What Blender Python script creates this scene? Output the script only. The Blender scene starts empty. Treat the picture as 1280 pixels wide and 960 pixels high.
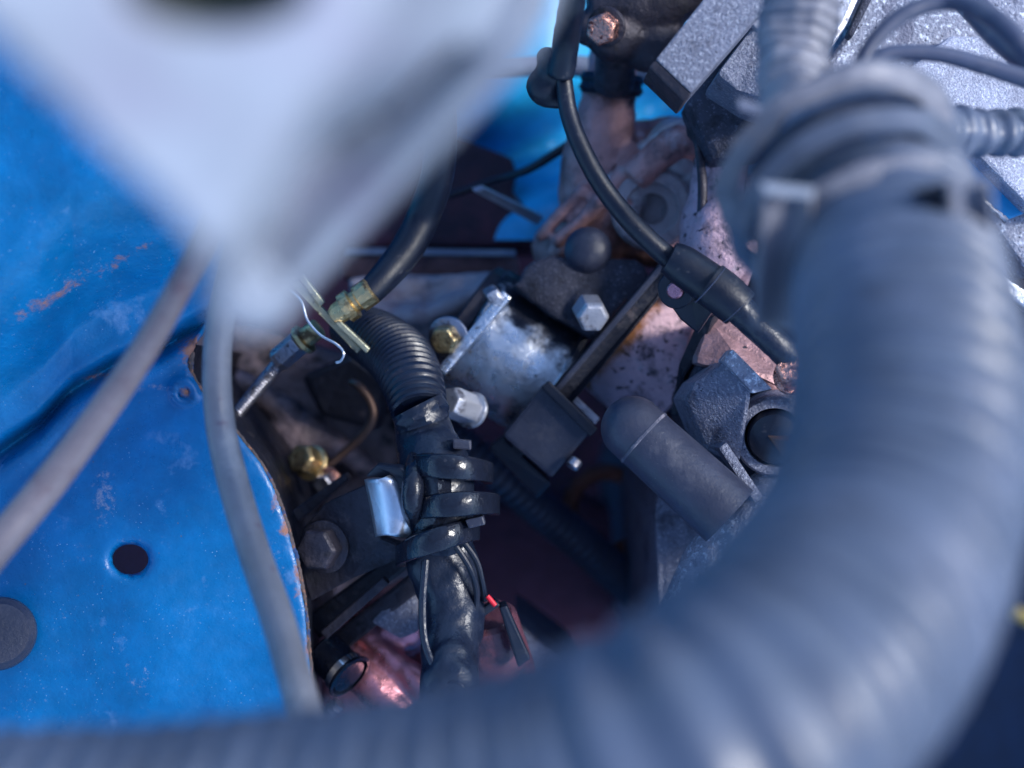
import bpy, bmesh, math, random
from mathutils import Vector, noise, Matrix
random.seed(4)
sc = bpy.context.scene
COL = sc.collection
# ------------------------------------------------------------------ camera
ZC = 1.10                       # camera height over the ground, looking straight down into the bay
F = 1545.0                      # focal length in photo pixels (1280 wide)
cam = bpy.data.cameras.new('camera')
co = bpy.data.objects.new('camera', cam); COL.objects.link(co)
co.location = (0, 0, ZC)
cam.sensor_width = 36.0; cam.lens = 36.0 * F / 1280.0
cam.clip_start = 0.01; cam.clip_end = 500
cam.dof.use_dof = True; cam.dof.focus_distance = 0.405; cam.dof.aperture_fstop = 5.2
sc.camera = co
# ------------------------------------------------------------------ world, sun, exposure
SUN_EL, SUN_AZ = math.radians(38), math.radians(78)      # azimuth clockwise from +Y (top of the picture)
w = bpy.data.worlds.new('World'); sc.world = w; w.use_nodes = True
nt = w.node_tree; bg = nt.nodes['Background']
sky = nt.nodes.new('ShaderNodeTexSky'); sky.sky_type = 'NISHITA'; sky.sun_disc = False
sky.sun_elevation = SUN_EL; sky.sun_rotation = SUN_AZ; sky.ozone_density = 6.0
nt.links.new(sky.outputs[0], bg.inputs[0]); bg.inputs[1].default_value = 0.15
sl = bpy.data.lights.new('sun', 'SUN'); so = bpy.data.objects.new('sun', sl); COL.objects.link(so)
sl.energy = 1.75; sl.angle = math.radians(11); sl.color = (1.0, 0.97, 0.93)
sd = Vector((math.cos(SUN_EL) * math.sin(SUN_AZ), math.cos(SUN_EL) * math.cos(SUN_AZ), math.sin(SUN_EL)))
so.rotation_euler = sd.to_track_quat('Z', 'Y').to_euler(); so.location = sd * 5
sc.view_settings.view_transform = 'Standard'; sc.view_settings.look = 'None'
sc.view_settings.exposure = 1.02; sc.view_settings.gamma = 1.0
sc.render.engine = 'CYCLES'; sc.cycles.use_denoising = True
sc.cycles.max_bounces = 8

# ------------------------------------------------------------------ helpers
def V(x, y, d):
    """a point d metres below the lens, found along the sight line of photo pixel x, y"""
    return Vector(((x - 640) / F * d, -(y - 480) / F * d, ZC - d))
def lerp(a, b, t): return a + (b - a) * t
def interp(tab, x):
    if x <= tab[0][0]: return tab[0][1]
    for (a, b), (c, d) in zip(tab, tab[1:]):
        if x <= c: return b + (d - b) * (x - a) / (c - a)
    return tab[-1][1]
def link(name, me, m, parent=None):
    o = bpy.data.objects.new(name, me); COL.objects.link(o)
    if m: me.materials.clear(); me.materials.append(m)
    if parent is not None:
        r = parent
        while r.parent: r = r.parent
        me.transform(Matrix.Translation(-r.location)); o.parent = parent
    else:
        xs = [v.co for v in me.vertices]
        c = Vector(((min(v.x for v in xs) + max(v.x for v in xs)) / 2, (min(v.y for v in xs) + max(v.y for v in xs)) / 2, min(v.z for v in xs)))
        me.transform(Matrix.Translation(-c)); o.location = c
    return o
def obj(name, bm, m, parent=None, smooth=True, bevel=0, solid=0, angle=35):
    bmesh.ops.recalc_face_normals(bm, faces=bm.faces) if not solid else None
    if bevel:
        es = [e for e in bm.edges if len(e.link_faces) == 2 and e.calc_face_angle(0) > 0.5]
        bmesh.ops.bevel(bm, geom=es, offset=bevel, segments=2, affect='EDGES', clamp_overlap=True, profile=0.6)
    me = bpy.data.meshes.new(name); bm.to_mesh(me); bm.free()
    if smooth:
        for p in me.polygons: p.use_smooth = True
        me.set_sharp_from_angle(angle=math.radians(angle))
    return link(name, me, m, parent)
def baked(name, bm, m, parent, mods, smooth=True):
    """run modifiers on a temporary object and keep the result"""
    me = bpy.data.meshes.new('t'); bm.to_mesh(me); bm.free()
    t = bpy.data.objects.new('t', me); COL.objects.link(t)
    for kind, kw in mods:
        md = t.modifiers.new(kind, kind)
        for k, v in kw.items(): setattr(md, k, v)
    dg = bpy.context.evaluated_depsgraph_get()
    out = bpy.data.meshes.new_from_object(t.evaluated_get(dg))
    bpy.data.objects.remove(t); bpy.data.meshes.remove(me)
    for p in out.polygons: p.use_smooth = smooth
    return link(name, out, m, parent)
def tag(o, label, cat, group=None):
    o['label'] = label; o['category'] = cat
    if group: o['group'] = group
    return o
def thing(name, loc, label, cat, group=None):
    o = bpy.data.objects.new(name, None); COL.objects.link(o); o.location = loc
    o.empty_display_size = 0.01
    return tag(o, label, cat, group)
def frame(ax):
    ax = ax.normalized(); up = Vector((0, 0, 1)) if abs(ax.z) < 0.9 else Vector((0, 1, 0))
    u = ax.cross(up).normalized(); return u, ax.cross(u).normalized()
def slab(bm, pts, thick, down=None):
    """a plate with corners at the given points and the given thickness behind them"""
    P = [p if isinstance(p, Vector) else V(*p) for p in pts]
    n = Vector()
    for a, b in zip(P, P[1:] + P[:1]): n += (a).cross(b)
    n.normalize()
    if n.z > 0: n = -n
    if down: n = Vector((0, 0, -1))
    a = [bm.verts.new(p) for p in P]; b = [bm.verts.new(p + n * thick) for p in P]
    bm.faces.new(a); bm.faces.new(b[::-1])
    for i in range(len(P)):
        j = (i + 1) % len(P); bm.faces.new((a[j], a[i], b[i], b[j]))
    return bm
def poly(pts, d): return [(x, y, d) for x, y in pts]
def lathe(bm, p0, ax, prof, seg=32, cap=True, hexa=False):
    """profile of (distance along axis, radius) turned about the axis from p0"""
    ax = ax.normalized(); u, v = frame(ax); rings = []
    for h, r in prof:
        rings.append([bm.verts.new(p0 + ax * h + (u * math.cos(2 * math.pi * k / seg) + v * math.sin(2 * math.pi * k / seg)) * r) for k in range(seg)])
    for a, b in zip(rings, rings[1:]):
        for k in range(seg): bm.faces.new((a[k], a[(k + 1) % seg], b[(k + 1) % seg], b[k]))
    if cap: bm.faces.new(rings[0][::-1]); bm.faces.new(rings[-1])
    return bm
def cyl(p0, p1, r0, r1=None, seg=32, ch=0.0006):
    bm = bmesh.new(); r1 = r0 if r1 is None else r1; L = (p1 - p0).length
    return lathe(bm, p0, p1 - p0, [(0, r0 - ch), (ch, r0), (L - ch, r1), (L, r1 - ch)], seg)
def catmull(P, n):
    out = []; Q = [P[0]] + list(P) + [P[-1]]
    for i in range(1, len(Q) - 2):
        a, b, c, d = Q[i - 1:i + 3]
        for k in range(n):
            t = k / n
            out.append(tuple(0.5 * ((2 * b[j]) + (-a[j] + c[j]) * t + (2 * a[j] - 5 * b[j] + 4 * c[j] - d[j]) * t * t + (-a[j] + 3 * b[j] - 3 * c[j] + d[j]) * t ** 3) for j in range(len(b))))
    out.append(tuple(P[-1])); return out
def tube(bm, pts, seg=24, corr=None, wr=None, flat=None, step=None, cap=True, ridge=0):
    """pts: (x, y, d, radius in photo pixels).  corr = (pitch, amplitude), wr = (scale, amplitude)"""
    W = [tuple(V(x, y, d)) + (r * d / F,) for x, y, d, r in pts]
    fine = catmull(W, 24)
    C = [Vector(p[:3]) for p in fine]; R = [p[3] for p in fine]
    S = [0]
    for a, b in zip(C, C[1:]): S.append(S[-1] + (b - a).length)
    L = S[-1]
    if step is None: step = corr[0] / 8 if corr else max(min(R) * 0.35, 0.0007)
    n = max(2, int(L / step)); j = 0; rings = []; prevu = None
    for i in range(n + 1):
        s = L * i / n
        while j < len(S) - 2 and S[j + 1] < s: j += 1
        t = (s - S[j]) / max(S[j + 1] - S[j], 1e-9)
        c = C[j].lerp(C[j + 1], t); r = lerp(R[j], R[j + 1], t)
        a = C[max(j - 2, 0)]; b = C[min(j + 3, len(C) - 1)]; ax = (b - a).normalized()
        if prevu is None: u, v = frame(ax)
        else:
            u = (prevu - ax * prevu.dot(ax)).normalized(); v = ax.cross(u)
        prevu = u
        if corr:
            ph = (s / corr[0]) % 1.0
            r += corr[1] * (min(1, max(-1, 1.6 * math.cos(2 * math.pi * ph))))
        ring = []
        for k in range(seg):
            th = 2 * math.pi * k / seg; dirv = u * math.cos(th) + v * math.sin(th); rr = r
            if wr:
                q = c + dirv * r
                rr += wr[1] * noise.noise(Vector((q.x * wr[0], q.y * wr[0], q.z * wr[0]))) + 0.5 * wr[1] * noise.noise(q * wr[0] * 2.7)
            if ridge: rr += ridge * r * max(0, math.cos(th * 3)) ** 6
            off = dirv * rr
            if flat: off.z *= flat
            ring.append(bm.verts.new(c + off))
        rings.append(ring)
    for a, b in zip(rings, rings[1:]):
        for k in range(seg): bm.faces.new((a[k], a[(k + 1) % seg], b[(k + 1) % seg], b[k]))
    if cap: bm.faces.new(rings[0][::-1]); bm.faces.new(rings[-1])
    return bm
def T(pts, **k): return tube(bmesh.new(), pts, **k)
def sheet(fn, nu, nv):
    bm = bmesh.new(); g = [[bm.verts.new(fn(i / nu, j / nv)) for i in range(nu + 1)] for j in range(nv + 1)]
    for j in range(nv):
        for i in range(nu): bm.faces.new((g[j][i], g[j][i + 1], g[j + 1][i + 1], g[j + 1][i]))
    return bm
def ball(bm, c, r, s=(1, 1, 1)):
    bmesh.ops.create_icosphere(bm, subdivisions=3, radius=r, matrix=Matrix.Translation(c) @ Matrix.Diagonal((*s, 1)))
    return bm
def fused(name, bm, m, parent=None, vox=0.0013, it=5, disp=0):
    """primitives melted together like one casting"""
    o = baked(name, bm, m, parent, [('REMESH', dict(mode='VOXEL', voxel_size=vox)), ('SMOOTH', dict(iterations=it, factor=0.5))])
    if disp:
        for v in o.data.vertices:
            v.co += v.normal * disp * (noise.noise(v.co * 90) + .5 * noise.noise(v.co * 260))
    return o
def bolt(name, p, ax, r, h, m, parent=None, washer=None, wm=None, label=None, cat='bolt', group=None, stud=0):
    """hexagon bolt: head, washer (and threaded end)"""
    ax = ax.normalized()
    t = parent if parent else thing(name, p, label, cat, group)
    bm = bmesh.new(); lathe(bm, p, ax, [(0, r), (h * .8, r), (h, r * .86)], 6)
    hd = obj('bolt_head' if parent else 'head', bm, m, t, smooth=False, bevel=r * .13)
    q = hd if parent else t
    if washer:
        bm = bmesh.new(); lathe(bm, p - ax * .0015, ax, [(0, washer), (.0013, washer), (.0016, washer * .96)], 28)
        obj('washer', bm, wm or m, q, angle=50)
    if stud:
        obj('stud', cyl(p + ax * h * .9, p + ax * (h + stud), r * .45, seg=16), m, q)
    return t

# ------------------------------------------------------------------ materials
def mat(name, base, rough=.5, metal=0, layers=(), bump=None, rvar=0, coat=0, spec=.5, attr=None):
    """layers: (colour, noise scale per metre, threshold, softness, roughness or None, metal or None)"""
    m = bpy.data.materials.new(name); m.use_nodes = True; n = m.node_tree.nodes; l = m.node_tree.links
    b = n['Principled BSDF']; tc = n.new('ShaderNodeTexCoord')
    geo = n.new('ShaderNodeNewGeometry')
    P = geo.outputs['Position']
    def nz(scale, detail=6, rgh=.6, off=0):
        mp = n.new('ShaderNodeVectorMath'); mp.operation = 'ADD'; mp.inputs[1].default_value = (off, off * 1.7, off * .3)
        l.new(P, mp.inputs[0])
        t = n.new('ShaderNodeTexNoise'); t.inputs['Scale'].default_value = scale; t.inputs['Detail'].default_value = detail
        t.inputs['Roughness'].default_value = rgh; l.new(mp.outputs[0], t.inputs['Vector']); return t.outputs['Fac']
    def val(x):
        v = n.new('ShaderNodeValue'); v.outputs[0].default_value = x; return v.outputs[0]
    c = n.new('ShaderNodeRGB'); c.outputs[0].default_value = (*base, 1); c = c.outputs[0]
    # gentle tone variation
    mx = n.new('ShaderNodeMix'); mx.data_type = 'RGBA'; mx.blend_type = 'MULTIPLY'
    mr = n.new('ShaderNodeMapRange'); l.new(nz(70, 5, .6, 3.3), mr.inputs[0]); mr.inputs[1].default_value = .3; mr.inputs[2].default_value = .7
    mr.inputs[3].default_value = .78; mr.inputs[4].default_value = 1.12
    cc = n.new('ShaderNodeCombineColor'); [l.new(mr.outputs[0], cc.inputs[i]) for i in range(3)]
    mx.inputs[0].default_value = 1; l.new(c, mx.inputs[6]); l.new(cc.outputs[0], mx.inputs[7]); c = mx.outputs[2]
    r = val(rough); mt = val(metal)
    def mixf(a, b_, f):
        q = n.new('ShaderNodeMix'); q.data_type = 'FLOAT'; l.new(f, q.inputs[0]); l.new(a, q.inputs[2]); q.inputs[3].default_value = b_; return q.outputs[0]
    for i, (col, s, th, sf, lr, lm) in enumerate(layers):
        if s < 0:                                   # round specks
            v = n.new('ShaderNodeTexVoronoi'); v.inputs['Scale'].default_value = -s; l.new(P, v.inputs['Vector'])
            mr = n.new('ShaderNodeMapRange'); l.new(v.outputs['Distance'], mr.inputs[0]); mr.inputs[1].default_value = th + sf; mr.inputs[2].default_value = th
            g = n.new('ShaderNodeMath'); g.operation = 'MULTIPLY'; l.new(mr.outputs[0], g.inputs[0])
            mk = n.new('ShaderNodeMapRange'); l.new(nz(45, 6, .7, 9.1 + i), mk.inputs[0]); mk.inputs[1].default_value = .47; mk.inputs[2].default_value = .6
            l.new(mk.outputs[0], g.inputs[1]); f = g.outputs[0]
        else:
            mr = n.new('ShaderNodeMapRange'); l.new(nz(s, 8, .65, 1.7 * i + .4), mr.inputs[0]); mr.inputs[1].default_value = th; mr.inputs[2].default_value = th + sf
            f = mr.outputs[0]
        mx = n.new('ShaderNodeMix'); mx.data_type = 'RGBA'; l.new(f, mx.inputs[0]); l.new(c, mx.inputs[6]); mx.inputs[7].default_value = (*col, 1); c = mx.outputs[2]
        if lr is not None: r = mixf(r, lr, f)
        if lm is not None: mt = mixf(mt, lm, f)
    if attr:
        for an, col, s, lr in attr:
            at = n.new('ShaderNodeAttribute'); at.attribute_name = an
            ad = n.new('ShaderNodeMath'); ad.operation = 'ADD'; l.new(at.outputs['Fac'], ad.inputs[0]); l.new(nz(s, 9, .75, 5), ad.inputs[1]); ad.inputs[1].default_value = 0
            mr = n.new('ShaderNodeMapRange'); l.new(ad.outputs[0], mr.inputs[0]); mr.inputs[1].default_value = .80; mr.inputs[2].default_value = 1.0
            mx = n.new('ShaderNodeMix'); mx.data_type = 'RGBA'; l.new(mr.outputs[0], mx.inputs[0]); l.new(c, mx.inputs[6]); mx.inputs[7].default_value = (*col, 1); c = mx.outputs[2]
            r = mixf(r, lr, mr.outputs[0])
    l.new(c, b.inputs['Base Color']); l.new(mt, b.inputs['Metallic'])
    if rvar:
        mr = n.new('ShaderNodeMapRange'); l.new(nz(180, 6, .6, 7), mr.inputs[0]); mr.inputs[1].default_value = .3; mr.inputs[2].default_value = .7
        mr.inputs[3].default_value = -rvar; mr.inputs[4].default_value = rvar
        ad = n.new('ShaderNodeMath'); ad.use_clamp = True; l.new(r, ad.inputs[0]); l.new(mr.outputs[0], ad.inputs[1]); r = ad.outputs[0]
    l.new(r, b.inputs['Roughness'])
    b.inputs['Coat Weight'].default_value = coat; b.inputs['Coat Roughness'].default_value = .15
    b.inputs['Specular IOR Level'].default_value = spec
    if bump:
        h = None
        for s, st in bump:
            bp = n.new('ShaderNodeBump'); bp.inputs['Strength'].default_value = 1; bp.inputs['Distance'].default_value = st
            l.new(nz(s, 5, .6, s * .01), bp.inputs['Height'])
            if h: l.new(h, bp.inputs['Normal'])
            h = bp.outputs[0]
        l.new(h, b.inputs['Normal'])
    return m
M = {}
M['paint'] = mat('blue_paint', (0.0, 0.130, 0.345), .34, 0, [((.0, .09, .26), 22, .5, .16, None, None), ((.07, .20, .42), 55, .60, .12, .6, None), ((.30, .42, .62), -700, .04, .10, .7, None), ((.10, .08, .09), -260, .03, .06, .9, None)],
                 bump=[(30, .0015), (900, .00012)], rvar=.12, attr=[('rust', (.26, .12, .085), 260, .85), ('dust_sheen', (.26, .27, .36), 420, .8)])
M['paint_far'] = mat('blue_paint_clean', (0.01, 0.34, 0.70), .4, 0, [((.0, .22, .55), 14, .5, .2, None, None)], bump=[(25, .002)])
M['paint_sunlit'] = mat('sunlit_blue_paint', (.02, .44, .80), .4, 0, [((.0, .30, .66), 14, .5, .2, None, None)])  # sunlit copy of the body's blue paint, the light put into the colour
M['rust'] = mat('rusty_edge', (.10, .075, .07), .85, 0, [((.25, .11, .06), 300, .52, .1, None, None), ((.02, .05, .14), 120, .55, .06, None, None)], bump=[(700, .0006)])
M['loom'] = mat('weathered_skylit_loom_plastic', (.090, .116, .175), .38, 0, [((.14, .17, .25), 26, .48, .2, .5, None), ((.07, .08, .11), 55, .58, .1, .4, None)], bump=[(500, .0001)], rvar=.1)  # faded black plastic, with the blue of the sky light mixed into its base
M['loom_mid'] = mat('mid_grey_loom_plastic', (.07, .08, .12), .4)
M['tape_grey'] = mat('silvery_worn_tape', (.19, .20, .25), .4, 0, [((.30, .30, .34), 60, .5, .2, .5, None)], bump=[(300, .0005)], rvar=.12)
M['loom_dark'] = mat('dark_loom_plastic', (.007, .013, .032), .34, 0, [((.02, .022, .04), 130, .58, .1, .5, None)], bump=[(700, .0001)], rvar=.12)
M['vinyl'] = mat('grey_vinyl_tube', (.17, .18, .215), .42, 0, [((.26, .27, .30), 60, .55, .14, .55, None), ((.12, .10, .14), 150, .62, .08, None, None)], bump=[(400, .00015)], rvar=.12)
M['tube_pink'] = mat('grey_brake_tube', (.16, .145, .17), .3, 0, [((.12, .09, .11), 60, .5, .12, .4, None)], bump=[(350, .0002)], rvar=.12)
M['white'] = mat('white_plastic', (.29, .33, .40), .45, 0, [((.25, .24, .34), 30, .5, .2, None, None)])
M['olive'] = mat('olive_cap_plastic', (.13, .12, .07), .6)
M['tape'] = mat('worn_black_tape', (.045, .052, .085), .42, 0, [((.15, .14, .17), 90, .54, .14, .6, None)], bump=[(420, .0006), (60, .002)], rvar=.15)
M['tape_gloss'] = mat('black_pvc_tape', (.008, .014, .032), .34, 0, [((.02, .025, .045), 150, .6, .1, .35, None)], bump=[(160, .0006), (500, .00015)], rvar=.12)
M['rubber'] = mat('black_rubber', (.005, .009, .022), .42, 0, [((.04, .042, .055), 300, .62, .08, .7, None)], bump=[(900, .0001)], rvar=.1)
M['rubber_grey'] = mat('dusty_grey_rubber', (.034, .040, .068), .42, 0, [((.06, .064, .09), 90, .56, .14, .6, None), ((.2, .2, .21), -900, .04, .1, .8, None)], bump=[(600, .0002)], rvar=.1)
M['alu'] = mat('machined_aluminium', (.80, .83, .88), .30, 1, [((.20, .22, .28), 60, .56, .1, .5, .7), ((.05, .055, .075), 200, .60, .06, .8, .1)], bump=[(150, .0008), (1200, .0002)], rvar=.14)
M['alu_clean'] = mat('bright_aluminium', (.52, .53, .58), .4, .65, [((.12, .12, .15), 160, .50, .12, .6, None)], bump=[(900, .0002)], rvar=.12)
M['cast'] = mat('rough_cast_aluminium', (.20, .215, .29), .5, .35, [((.36, .38, .46), 850, .52, .1, .4, .6), ((.028, .03, .055), -700, .12, .14, .9, 0), ((.08, .08, .115), 60, .55, .12, None, None)], bump=[(1100, .0011), (380, .0006)])
M['cast_light'] = mat('sandcast_aluminium', (.34, .36, .45), .45, .3, [((.75, .8, .92), 500, .53, .08, .4, .5), ((.20, .21, .28), 60, .56, .05, .6, None), ((.04, .045, .07), -520, .12, .14, .9, 0)], bump=[(900, .001), (300, .0006)])
M['cast_pad'] = mat('fine_cast_pad', (.38, .40, .50), .42, .3, [((.62, .66, .78), 1400, .5, .1, .4, .4), ((.26, .27, .34), 50, .5, .15, None, None)], bump=[(1400, .0006), (60, .001)])
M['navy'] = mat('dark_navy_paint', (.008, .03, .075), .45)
M['zinc'] = mat('bright_zinc_tab', (.72, .75, .82), .33, .9, [((.5, .52, .58), 240, .55, .15, .45, None)], bump=[(500, .0001)])
M['alu_soft'] = mat('dull_mottled_aluminium', (.55, .56, .60), .5, .6, [((.14, .12, .15), 70, .48, .14, .6, .2)], bump=[(150, .0008)])
M['cast_dark'] = mat('dark_cast_iron', (.045, .05, .08), .6, .3, [((.16, .17, .23), 900, .56, .1, .5, .5), ((.012, .014, .025), 90, .5, .15, .8, 0)], bump=[(1200, .001), (350, .0006)])
M['pink'] = mat('oxidised_pinkish_alloy', (.50, .28, .27), .45, .4, [((.17, .10, .11), 60, .50, .16, .5, .2), ((.56, .50, .55), 38, .56, .1, .35, .7), ((.05, .045, .06), 120, .6, .12, .6, 0)], bump=[(200, .001), (900, .0003)], rvar=.12)
M['pink_shine'] = mat('pink_anodised_alloy', (.62, .27, .32), .3, .85, [((.2, .07, .11), 90, .52, .14, .5, .4)], bump=[(200, .00025), (1500, .0001)], rvar=.08)
M['rustdrum'] = mat('rusted_starter_body', (.62, .42, .48), .5, .3, [((.10, .075, .10), 60, .52, .10, .6, 0), ((.035, .03, .05), 300, .58, .05, .8, 0), ((.46, .40, .46), 120, .6, .1, None, None)], bump=[(240, .0012), (1000, .0003)], attr=[('rust', (.30, .12, .045), 60, .85)])
M['grime'] = mat('oily_gearbox_alloy', (.18, .135, .145), .42, .2, [((.38, .27, .28), 36, .5, .14, .5, .3), ((.012, .012, .02), 60, .53, .1, .85, 0)], bump=[(120, .0025), (700, .0005)], rvar=.15)
M['grime_blue'] = mat('oily_bluegrey_alloy', (.38, .34, .37), .5, .1, [((.09, .09, .12), 50, .52, .15, .7, 0), ((.24, .17, .19), 34, .55, .1, None, None)], bump=[(120, .002), (700, .0005)])
M['black'] = mat('black_painted_steel', (.012, .014, .026), .45, .1, [((.06, .05, .06), 150, .58, .1, .7, None)], bump=[(300, .0006)], rvar=.12)
M['plate'] = mat('greasy_steel_plate', (.040, .037, .052), .48, .4, [((.085, .07, .08), 140, .55, .12, None, None), ((.01, .01, .016), 90, .55, .1, .8, 0)], bump=[(420, .0006)], rvar=.15)
M['void'] = mat('dark_red_oxide_floor', (.15, .040, .06), .75, 0, [((.03, .016, .03), 12, .45, .2, None, None)], bump=[(90, .002)])
M['brass'] = mat('yellow_zinc_plating', (.80, .60, .30), .34, 1, [((.16, .11, .06), 150, .52, .1, .5, .8)], bump=[(500, .0005)], rvar=.1)
M['brassdull'] = mat('dull_zinc_strip', (.42, .42, .30), .42, .9, [((.14, .14, .12), 300, .55, .1, .6, None)], bump=[(500, .0004)])
M['copper'] = mat('copper_coloured_bolt', (.85, .42, .32), .25, 1, [((.10, .03, .03), 420, .55, .05, .6, .5)], bump=[(420, .0015)])
M['copperpipe'] = mat('dull_copper_pipe', (.15, .09, .07), .45, .6)
M['steel'] = mat('grey_steel', (.42, .42, .48), .34, 1, [((.08, .08, .10), 200, .55, .1, .6, .6)], bump=[(500, .0004)], rvar=.1)
M['chrome'] = mat('bright_steel', (.8, .8, .82), .16, 1)
M['cable'] = mat('grey_cable_jacket', (.075, .09, .15), .4, 0, [((.13, .14, .19), 90, .55, .15, None, None)], rvar=.1)
M['red'] = mat('red_plastic', (.7, .02, .04), .4)
M['brown'] = mat('rusty_brown_ring', (.30, .10, .06), .7, 0)
M['rubber_gloss'] = mat('glossy_black_nylon', (.010, .013, .024), .2, 0, [((.04, .04, .05), 200, .62, .08, .5, None)], bump=[(90, .001)], rvar=.08)
M['ground'] = mat('asphalt', (.05, .05, .052), .9, 0, [((.09, .09, .09), 200, .55, .1, None, None)], bump=[(150, .003)])
UP = Vector((0, 0, 1))

# ------------------------------------------------------------------ setting
bm = bmesh.new(); bmesh.ops.create_grid(bm, x_segments=1, y_segments=1, size=60)
g = obj('ground', bm, M['ground'], smooth=False); g['kind'] = 'structure'

# ------------------------------------------------------------------ car body: inner fender, tower, floor and unseen walls of the bay
car = thing('car_body', V(640, 480, .86), 'blue painted car body panels with a round hole, around the engine', 'car body')
EDGE = [(-80, 560), (100, 430), (250, 330), (330, 300), (385, 270), (425, 247), (445, 237), (465, 238), (490, 252), (515, 274), (545, 298), (580, 326), (610, 342), (650, 356), (700, 370), (760, 381), (850, 388), (1100, 394)]
CREASE = [(-250, 640), (0, 566), (50, 530), (90, 487), (140, 458), (200, 437), (250, 408), (300, 372), (600, 150)]
def fender_d(x, y):
    s = y - interp(CREASE, x)
    d = .408
    if s > 0: d += .006 * (s / 500)
    d += .012 * math.exp(-(s / 14) ** 2)
    if s < 0:
        t = min(1, -s / 260); d -= .045 * t * t * (3 - 2 * t) - .0 
        d += .0055 * math.exp(-((s + 75) / 30) ** 2) * max(0, min(1, x / 120))
    d += .0018 * math.sin((s + x * .06) / 6.5) * math.exp(-abs(s - 16) / 38) * max(0, min(1, (x + 40) / 100))
    e = interp(EDGE, y) - x
    if y > 430: d += .0015 * math.exp(-max(e, 0) / 4)
    r2 = math.hypot(x - 230, y - 491); d += -.0022 * math.exp(-((r2 - 13) / 4) ** 2) - .002 * math.exp(-(r2 / 5) ** 2)
    r3 = math.hypot((x - 163) / 1.15, y - 699); d += .0018 * math.exp(-((r3 - 20) / 6) ** 2)
    d += .0022 * noise.noise(Vector((x / 130, y / 130, 2)))
    return d
NU, NV = 230, 330
BL_R = [(330, 700, 30, 80, .12), (60, 372, 75, 14, .35), (150, 322, 60, 13, .33), (245, 440, 26, 26, .52), (230, 491, 13, 13, .40), (345, 628, 9, 14, .45), (355, 660, 8, 22, .45), (372, 715, 8, 45, .40), (384, 800, 6, 70, .36), (95, 345, 40, 20, .25), (130, 470, 60, 7, .32), (30, 790, 30, 90, .12), (138, 560, 8, 12, .3), (238, 466, 10, 12, .42)]
BL_D = [(130, 620, 24, 55, .42), (105, 690, 22, 35, .30), (70, 770, 26, 90, .25), (260, 760, 30, 60, .24), (315, 800, 40, 120, .22), (163, 676, 42, 12, .34), (190, 485, 60, 10, .38), (175, 850, 55, 45, .30), (30, 880, 60, 60, .28), (350, 700, 25, 90, .3), (60, 440, 60, 16, .26), (90, 330, 60, 50, .22), (300, 640, 40, 60, .18)]  # dust patches; the broad one low down paints a reflection on the panel
def blob(B, x, y):
    v = 0
    for cx, cy, rx, ry, a in B:
        if B is BL_R and cy in (372, 322):
            q = (y - cy) + .55 * (x - cx)
            v = max(v, a * math.exp(-((x - cx) / rx) ** 2 - (q / ry) ** 2))
        else: v = max(v, a * math.exp(-((x - cx) / rx) ** 2 - ((y - cy) / ry) ** 2))
    return v
PX = []
def ff(u, v):
    y = lerp(-90, 1090, v); e = interp(EDGE, y) + (1.6 * noise.noise(Vector((0, y / 7, 0))) if y > 420 else 0)
    x = lerp(-260, e, u ** .8); PX.append((x, y)); return V(x, y, fender_d(x, y))
bm = sheet(ff, NU, NV)
la = bm.verts.layers.float.new('rust'); lb = bm.verts.layers.float.new('dust_sheen')
dead = []
for v, (x, y) in zip(bm.verts, PX):
    v[la] = blob(BL_R, x, y) + .04; v[lb] = blob(BL_D, x, y) * .85
# the round hole: cut the cells away, then pull the rim onto the circle
hc = (163, 699); HX, HY = 25, 21
idx = {v: p for v, p in zip(bm.verts, PX)}
def hr(p): return math.hypot((p[0] - hc[0]) / HX, (p[1] - hc[1]) / HY)
kill = [f for f in bm.faces if sum(hr(idx[v]) for v in f.verts) / 4 < 1]
bmesh.ops.delete(bm, geom=kill, context='FACES')
for v in bm.verts:
    if v not in idx: continue
    h = hr(idx[v])
    if h < 1.25 and v.is_boundary and v.link_faces:
        x, y = idx[v]; x2 = hc[0] + (x - hc[0]) / h; y2 = hc[1] + (y - hc[1]) / h
        v.co = V(x2, y2, fender_d(x2, y2) + .001)
bmesh.ops.delete(bm, geom=[v for v in bm.verts if not v.link_faces], context='VERTS')
baked('inner_fender', bm, M['paint'], car, [('SOLIDIFY', dict(thickness=.0014, offset=0))])
ed = [(interp(EDGE, y) + 1.2, y, fender_d(interp(EDGE, y), y) - .0002, 3) for y in range(440, 1090, 26)]
obj('panel_edge', T(ed, wr=(900, .0004), seg=10), M['rust'], car)
bm = sheet(lambda u, v: V(interp(EDGE, lerp(430, 1090, v)) - 3, lerp(430, 1090, v), .415) + Vector((-.03 * u, 0, -.40 * u)), 8, 40)
obj('shaded_rail_side', bm, M['black'], car)  # side of the blue rail coloured black, its shade put into the colour
bm = cyl(V(-2, 792, .405) , V(-2, 792, .397), 46 * .40 / F, 44 * .40 / F, 40, .002)
plug = tag(obj('drain_plug', bm, M['rubber_grey']), 'round dark grey rubber plug in the blue panel at the left edge', 'plug')
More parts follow.
